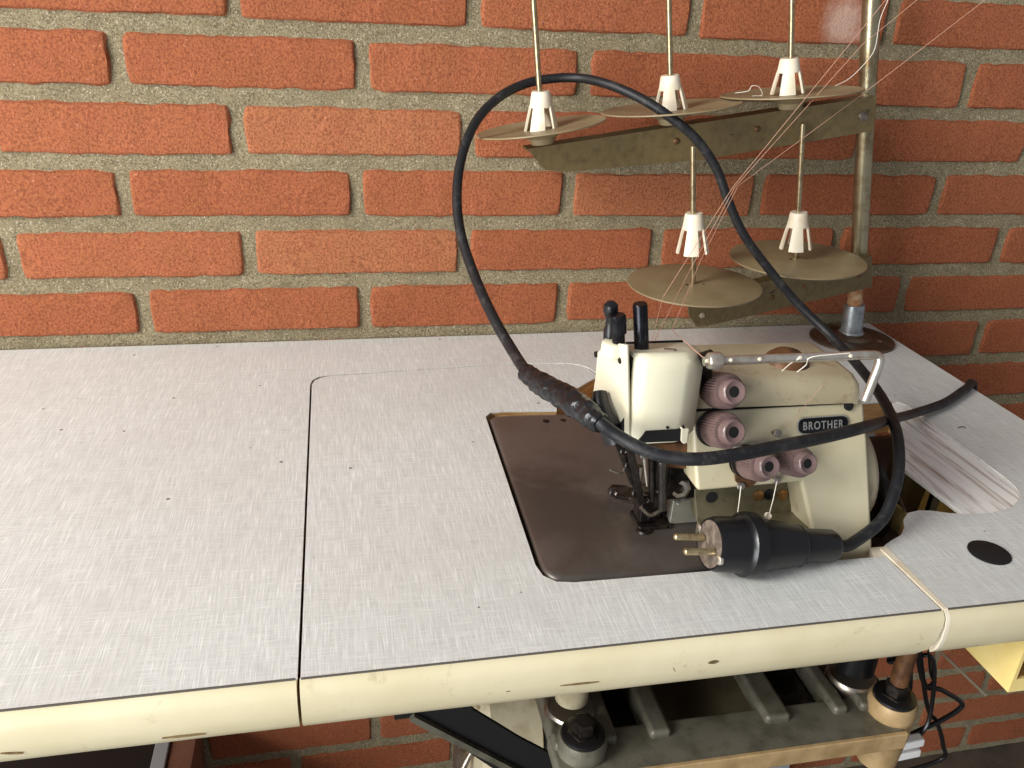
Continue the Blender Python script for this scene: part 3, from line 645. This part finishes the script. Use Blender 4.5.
# ------------------------------------------------------------------ POWER CABLE
cab = thing('power_cable', 'stiff black power cable looped over the stand with a round two-pin plug', 'cable', atz(745, 570, ZT))
pa = atz(712, 544, -353); pe = atz(834, 546, -366); pd = (pe-pa).normalized()
path1 = [V(1099, -188, -760), V(1099, -188, -600), V(1099.5, -188, -440), V(1098.5, -188, -385), V(1092, -190, -373), atz(968, 387, -372), atz(961, 392, -371.5), atz(944, 403, -371), atz(915, 413, -366), at(893, 419, -310), at(865, 427, -418), at(825, 437, -438), at(780, 446, -452), at(740, 454, -460), at(700, 459, -462), at(668, 457, -456), at(640, 448, -448), at(615, 434, -438), at(596, 419, -430),
         at(575, 402, -405), at(550, 388, -375), at(528, 373, -345), at(512, 350, -305), at(492, 315, -265), at(473, 272, -215), at(460, 230, -175), at(457, 190, -145), at(463, 152, -118), at(477, 120, -96), at(498, 98, -78), at(522, 85, -66), at(548, 79, -62), at(578, 78, -72), at(607, 84, -98), at(640, 98, -122), at(670, 117, -136), at(697, 140, -142), at(717, 170, -146), at(729, 203, -150), at(744, 235, -156), at(768, 268, -166), at(797, 303, -182), at(832, 337, -215), at(860, 368, -265), at(882, 398, -320), at(896, 430, -372), at(899, 465, -405), at(893, 496, -424), at(880, 522, -435), pe+pd*16+V(0, 2, 1), pe+pd*6, pe-pd*3]
R0 = 4.3
bm = NB(); tube(bm, path1, R0, 16, 8); obj('cord', bm, M['rubber'], cab, angle=70)
tp = [at(600, 424, -433), at(587, 413, -420), at(572, 402, -402), at(556, 392, -383), at(542, 384, -366), at(526, 372, -343)]
bm = NB(); tube(bm, tp, 8, 32, 16, rad=lambda t: 6.2+2.4*math.sin(t*math.pi)**.7+.25*math.sin(t*40)+.2*math.sin(t*71))
for v in bm.verts: v.co += Vector((noise.noise(v.co*.12), noise.noise(v.co*.12+V(9, 0, 0)), noise.noise(v.co*.12+V(0, 9, 0))))*1.5+Vector((noise.noise(v.co*.4), noise.noise(v.co*.4+V(9, 0, 0)), noise.noise(v.co*.4+V(0, 9, 0))))*.9
obj('tape_wrap', bm, M['tape'], cab, angle=50, label='crinkled black tape around the cable splice')
# plug
pa = atz(712, 544, -353); pe = atz(834, 546, -366); d = (pe-pa).normalized(); LL = (pe-pa).length
def S(t): return t*LL
bm = NB(); lathe(bm, pa, d, [(t*LL, r) for t, r in [(-.02, 17.4), (.02, 18.6), (.19, 19.0), (.21, 19.6), (.23, 22), (.27, 22.6), (.32, 22.2), (.34, 18.6), (.42, 18), (.68, 14.6), (.70, 12.2), (.97, 11.6), (1.0, 10), (1.01, 5)]], 48)
plug = obj('plug_body', bm, M['black'], cab, angle=40)
bm = NB(); lathe(bm, pa-d*1.2, d, [(-1, 15.4), (-.4, 16.8), (2, 17.2)], 40); obj('plug_face', bm, M['plugface'], plug, label='dusty brown front face of the plug')
x, y, _ = frame(d)
for u0, v0, u1, v1 in [(681, 538, 707, 537.5), (695, 550.5, 718, 552)]:
    q = atz(u1, v1, -353)-pa; b = pa+q-d*q.dot(d); a = b-d*25
    bm = NB(); lathe(bm, a, d, [(0, 1.4), (.8, 2.3), (22, 2.4)], 18); obj('pin', bm, M['pinmetal'], plug)
for u, v in [(713, 528), (707, 560)]:
    q = atz(u, v, -353); b = pa+(q-pa)-d*(q-pa).dot(d)-d*2
    bm = NB(); lathe(bm, b+d*1.5, -d, [(0, 3.2), (2, 3.2), (2.6, 2.2)], 16); obj('contact', bm, M['chrome'], plug)
bm = NB(); lathe(bm, pa+d*S(.30), d, [(6, 18.0), (6.6, 18.1), (7.2, 17.8)], 48); obj('seam_ring', bm, M['rubber'], plug); bm = NB(); lathe(bm, pa+d*S(.685), d, [(-.6, 14.8), (0, 14.9), (.6, 12)], 48); obj('seam_ring', bm, M['rubber'], plug)

# ------------------------------------------------------------------ THREADS
def thread(label, pts, r=.22, mat='thread', smooth=6, group=None):
    bm = NB(); tube(bm, pts, r, 6, smooth); o = obj('sewing_thread', bm, M[mat]); tag(o, label, 'thread', group)
e1 = at(731, 361, -434); e2 = at(760, 360, -434)
thread('pale thread running from the upper left of the pole down to the dials', [at(915, -30, -120), at(884, 2, -122), at(733, 187, -175), at(663, 297, -235), at(651, 344, -384)], .26, smooth=0)
thread('pale thread crossing the nickel pole near the photo top', [at(950, -30, -112), at(917, 0, -115), at(862, 45, -120), at(735, 187, -178), at(690, 270, -230), at(655, 340, -370), at(684, 351, -402)], .26, smooth=0)
thread('lowest long thread slanting across the right bricks to the spool discs', [at(1030, -28, -110), at(985, 0, -112), at(868, 90, -120), at(810, 133, -130), at(738, 186, -176), at(700, 262, -250), at(672, 330, -380), at(707, 361, -431)], .26, smooth=0)
thread('loose thread hanging in a bend over the third upper disc', [at(888, 0, -80), at(880, 20, -80), at(875, 48, -78), at(866, 62, -76), at(850, 78, -74), at(835, 86, -73)], .32, 'cottonw')
thread('curled end of thread lying on the third upper disc', [at(735, 93, -74), at(748, 91, -78), at(752, 86, -80), at(759, 87, -80), at(762, 95, -78), at(752, 96, -76)], .35, 'cottonw')
thread('slack thread over the oil cap to the guide rod', [at(850, 353, -433), at(812, 357, -434), at(806, 365, -430), at(797, 372, -425)], .35, 'cottonw')
thread('thread end from the right rod hole to the top cover', [at(800, 358, -434), at(790, 364, -430), at(782, 371, -424)], .35, 'cottonw')
thread('long thread lying slanted over the name plate side of the body', [at(822, 386, -405), at(800, 412, -406), at(786, 430, -412)], .14, 'thread', 0)
thread('left fine thread hanging from the lowest dials to the looper', [at(741, 486, -430), at(739, 503, -432), at(737, 517, -434)], .35, 'cottonw', 0)
thread('right fine thread hanging from the lowest dials to a white bead', [at(777, 481, -430), at(773, 500, -432), at(769, 515, -436)], .35, 'cottonw', 0)
bm = NB(); q = at(768.5, 517.5, -437); lathe(bm, q+V(0, 2, 0), (0, -1, .6), [(0, 2.6), (1.6, 2.7), (2.6, 2), (1.8, 1.2)], 18); tag(obj('bead', bm, M['ivory']), 'small white bead at the thread end above the plug', 'bead')

# ------------------------------------------------------------------ UNDER THE TABLE
cr = thing('machine_cradle', 'olive-grey cast metal cradle hanging on rubber mounts under the table', 'cradle', (700, -380, -520))
ZC = -497
bm = NB()
def z_(u, v, z=ZC): q = atz(u, v, z); return (q.x, q.y)
# front rail and four struts running towards the wall
y0 = -500
box(bm, (575, -502, ZC-14), (836, -462, ZC-1)); obj('frame_rail', bm, M['casting'], cr, bevel=3)
bm = NB(); box(bm, (575, -503.5, ZC-15), (836, -500, ZC)); obj('rail_lip', bm, M['casttan'], cr, bevel=1, label='oil-stained tan front lip of the rail')
bm = NB(); box(bm, (552, -215, ZC-14), (848, -195, ZC)); obj('frame_rail', bm, M['casting'], cr, bevel=3)
# front rail and struts
for xx, w, m in [(600, 46, 'casting'), (655, 16, 'casting'), (746, 20, 'casting'), (797, 12, 'casting'), (828, 30, 'casting')]:
    bm = NB(); box(bm, (xx-w/2, -478, ZC-16), (xx+w/2, -205, ZC+5)); obj('strut', bm, M[m], cr, bevel=3.5)
bm = NB(); rings = []
for k in range(9):
    t = k/8; x = 664+72*t; z = ZC-8-16*math.sin(math.pi*t); rings.append([V(x, -470, z), V(x, -330, z-2+7*t), V(x, -330, z-4+7*t), V(x, -470, z-2)])
loft(bm, rings); obj('drip_pan', bm, M['pan'], cr, angle=60, label='oily brown drip pan between the struts')
bm = NB(); box(bm, (602, -460, -560), (652, -230, -512)); box(bm, (757, -470, -560), (792, -230, -505)); obj('lower_casting', bm, M['darksteel'], cr, bevel=8)
def mount(x, y, stud, big):
    bm = NB(); lathe(bm, (x, y, -546), (0, 0, 1), [(0, 15), (30, 17), (58, 17.5), (62, 16)], 36); h = obj('mount_housing', bm, M['casttan' if x > 700 else 'casting'], cr, angle=50)
    bm = NB(); lathe(bm, (x, y, -485), (0, 0, 1), [(0, 15.5), (3, 15), (5, 11)], 32); obj('rubber_pad', bm, M['black'], h)
    bm = NB(); lathe(bm, (x, y, -481), (0, 0, 1), [(0, 11.5), (2, 11.5), (2, 8.5), (9, 8.5), (10, 7)], 6); obj('hex_bolt', bm, M['darksteel'], h, angle=20)
    if stud:
        bm = NB(); cyl(bm, (x, y, -470), (x, y, ZB), 6.5, seg=20); obj('stud', bm, M['rust'], h)
mount(596, -478, False, True); mount(836, -480, True, True)
for x, y in [(596, -446), (822, -448)]:
    bm = NB(); lathe(bm, (x, y, -510), (0, 0, 1), [(0, 19), (17, 19), (20, 17)], 36); obj('collar', bm, M['steel'], cr, angle=50)
    bm = NB(); cyl(bm, (x, y, -482), (x, y, ZB), 12 if x < 700 else 15, seg=28); obj('hanger_post', bm, M['motor'] if x < 700 else M['black'], cr)

mo = thing('motor', 'beige round-bodied drive motor hanging behind the black belt guard', 'motor', (590, -280, -760))
bm = NB(); cxm, czm, ym = 610, -640, -300
lathe(bm, (541, ym, czm), (1, 0, 0), [(0, 30), (0, 62), (6, 78), (14, 84), (58, 84), (60, 80), (64, 80), (66, 92), (96, 92), (98, 86), (150, 80), (154, 40)], 48); obj('motor_housing', bm, M['motor'], mo, angle=30)
bm = NB(); lathe(bm, (601, ym, czm), (1, 0, 0), [(0, 70), (0, 82.5), (5, 82.5), (5, 70)], 48); obj('cooling_slot', bm, M['hole'], mo)
bm = NB(); box(bm, (590, ym-14, -600), (660, ym+14, ZB)); obj('hanger', bm, M['casting'], mo, bevel=3)
bm = NB(); box(bm, (532, ym-30, -700), (546, ym-4, -600)); tube(bm, [V(541, ym-60, -620), V(530, ym-66, -645), V(541, ym-60, -675)], 3, 10, 6); obj('bracket', bm, M['steel'], mo, bevel=1)

bg = thing('belt_guard', 'black slanting sheet guard running under the table front in front of the motor', 'belt guard', (540, -420, -560))
g = [at(u, v, -430) for u, v in [(398, 706), (462, 695), (474, 710), (520, 738), (549, 753), (566, 780), (570, 800), (540, 800), (412, 716)]]
bm = NB(); prism(bm, g, (0, 3, 0)); obj('guard_sheet', bm, M['cabinetblack'], bg, bevel=1)
bm = NB(); bar(bm, at(412, 717, -432), at(545, 786, -432), 5, 4.5, (0, 1, 0)); obj('guard_lip', bm, M['casting'], bg, label='grey-brown bare metal lip of the guard')
bm = NB(); box(bm, (470, -426, -505), (500, -400, ZB)); obj('guard_bracket', bm, M['cabinetblack'], bg)

# yellow tray under the right end
yt = thing('plastic_tray', 'pale yellow open plastic tray fixed under the right end of the table', 'tray', (1000, -440, -472))
bm = NB(); x0 = 913; a = [(x0, -500), (1085, -500), (1085, -300), (x0, -300)]
box(bm, (x0, -500, -472), (1085, -300, -469)); box(bm, (x0, -500, -469), (x0+3, -300, ZB-.5)); box(bm, (1082, -500, -469), (1085, -300, ZB-.5)); box(bm, (x0+3, -303, -469), (1082, -300, ZB-.5)); box(bm, (x0+3, -500, -469), (1082, -497, -460))
obj('tray_shell', bm, M['yellow'], yt)
bm = NB(); prism(bm, [V(x0-.6, *p) for p in [(-462, -424), (-458, -424), (-459, -436), (-463, -436)]], (.8, 0, 0)); obj('slot', bm, M['dirtline'], yt)
bm = NB(); lathe(bm, V(935, -480, -452), (1, .2, 0), [(0, 10), (2, 12), (28, 12), (30, 10)], 24); tag(obj('thread_reel', bm, M['red']), 'small red reel lying in the yellow tray under the table', 'reel')
# lath, wires, connectors
bm = NB(); bar(bm, at(984.5, 694, -430), V(826, -430, ZB-1), 2, 5, (0, 1, 0)); tag(obj('metal_strip', bm, M['lath']), 'thin pale strip hanging slanted from the table underside beside the tray', 'strip')
for lab, r, pts in [('thicker black wire bent back like a hook beside the right cradle mount', 2.1, [V(858, -440, ZB), at(922, 678, -440), at(942, 690, -440), at(961, 702, -440), at(958, 710, -440), at(938, 722, -440), at(918, 731, -440), at(900, 740, -440)]),
    ('black wire curving down to the floor side beside the right cradle mount', 1.9, [V(862, -436, ZB), at(926, 700, -436), at(937, 722, -436), at(943, 745, -436), at(940, 760, -436), V(900, -430, -640)]),
    ('thinnest short black wire end directly under the edging beside the pale strip', 1.2, [V(872, -436, ZB), at(930, 668, -440), at(934, 680, -440), at(926, 688, -440)])]:
    bm = NB(); tube(bm, pts, r, 10, 6); tag(obj('wire', bm, M['black']), lab, 'wire')
for k, (u, v) in enumerate([(884, 752), (908, 747)]):
    q = at(u, v, -455); t = thing('wire_connector', ['white plastic wire connector under the cradle, left of the pair', 'white plastic wire connector under the cradle, right of the pair'][k], 'connector', q, 'wire connectors')
    bm = NB(); bar(bm, q-V(11, 0, -5), q+V(11, 0, 7), 9, 8); bar(bm, q-V(11, 0, 7), q+V(11, 0, -5), 9, 8); obj('connector_body', bm, M['whiteplastic'], t, bevel=1.8)
    bm = NB(); tube(bm, [q+V(8, 4, 0), q+V(20, 8, 20), V(q.x+12, -440, -495), V(q.x, -430, -500)], 1.8, 8, 5); obj('lead', bm, M['black'], t)
# low box at the left against the wall
cb = thing('storage_box', 'black-topped low box with grey metal trim against the wall, under the left of the table', 'box', (0, -200, FLOOR))
ztp = -900; xa = atz(152, 760, ztp).x; xb = atz(166, 760, ztp).x; xd = atz(193, 755, ztp).x
bm = NB(); box(bm, (-330, -420, ztp-12), (xa, -12, ztp)); obj('lid', bm, M['cabinetblack'], cb, bevel=1)
bm = NB(); box(bm, (xa, -420, ztp-12), (xb, -12, ztp+2)); obj('metal_trim', bm, M['greystrip'], cb, bevel=1, label='grey metal trim')
bm = NB(); box(bm, (xb+2, -420, FLOOR), (xd, -12, ztp-2)); box(bm, (-330, -420, FLOOR), (xb+2, -404, ztp-12)); obj('carcass', bm, M['brownpanel'], cb, bevel=.8, label='brown board sides')

# ------------------------------------------------------------------ CAMERA, LIGHT
cam = bpy.data.cameras.new('camera'); cam.sensor_width = 36; cam.lens = F/1024*36; cam.clip_start = .01
co = bpy.data.objects.new('camera', cam); C.objects.link(co); co.matrix_world = Matrix.Translation(W(CAM)) @ ROT.to_4x4()
bpy.context.scene.camera = co
def area(name, loc, target, sx, sy, power, col):
    l = bpy.data.lights.new(name, 'AREA'); l.shape = 'RECTANGLE'; l.size = sx; l.size_y = sy; l.energy = power; l.color = col
    o = bpy.data.objects.new(name, l); C.objects.link(o); o.location = W(loc); o.rotation_euler = (W(target)-W(loc)).to_track_quat('-Z', 'Y').to_euler(); return o
area('window_light', (-1250, -1050, 700), (500, -150, -250), .8, 1.0, 67, (1, .985, .955))
area('doorway_light', (-1200, -2000, -350), (500, 0, -450), 1.3, 1.3, 56, (.93, .97, 1))
w = bpy.data.worlds.new('room'); bpy.context.scene.world = w; w.use_nodes = True
w.node_tree.nodes['Background'].inputs[0].default_value = (.9, .92, 1, 1); w.node_tree.nodes['Background'].inputs[1].default_value = .3
s = bpy.context.scene; s.view_settings.view_transform = 'Standard'; s.view_settings.look = 'None'; s.view_settings.gamma = 1; s.view_settings.use_curve_mapping = False
s.view_settings.exposure = 0
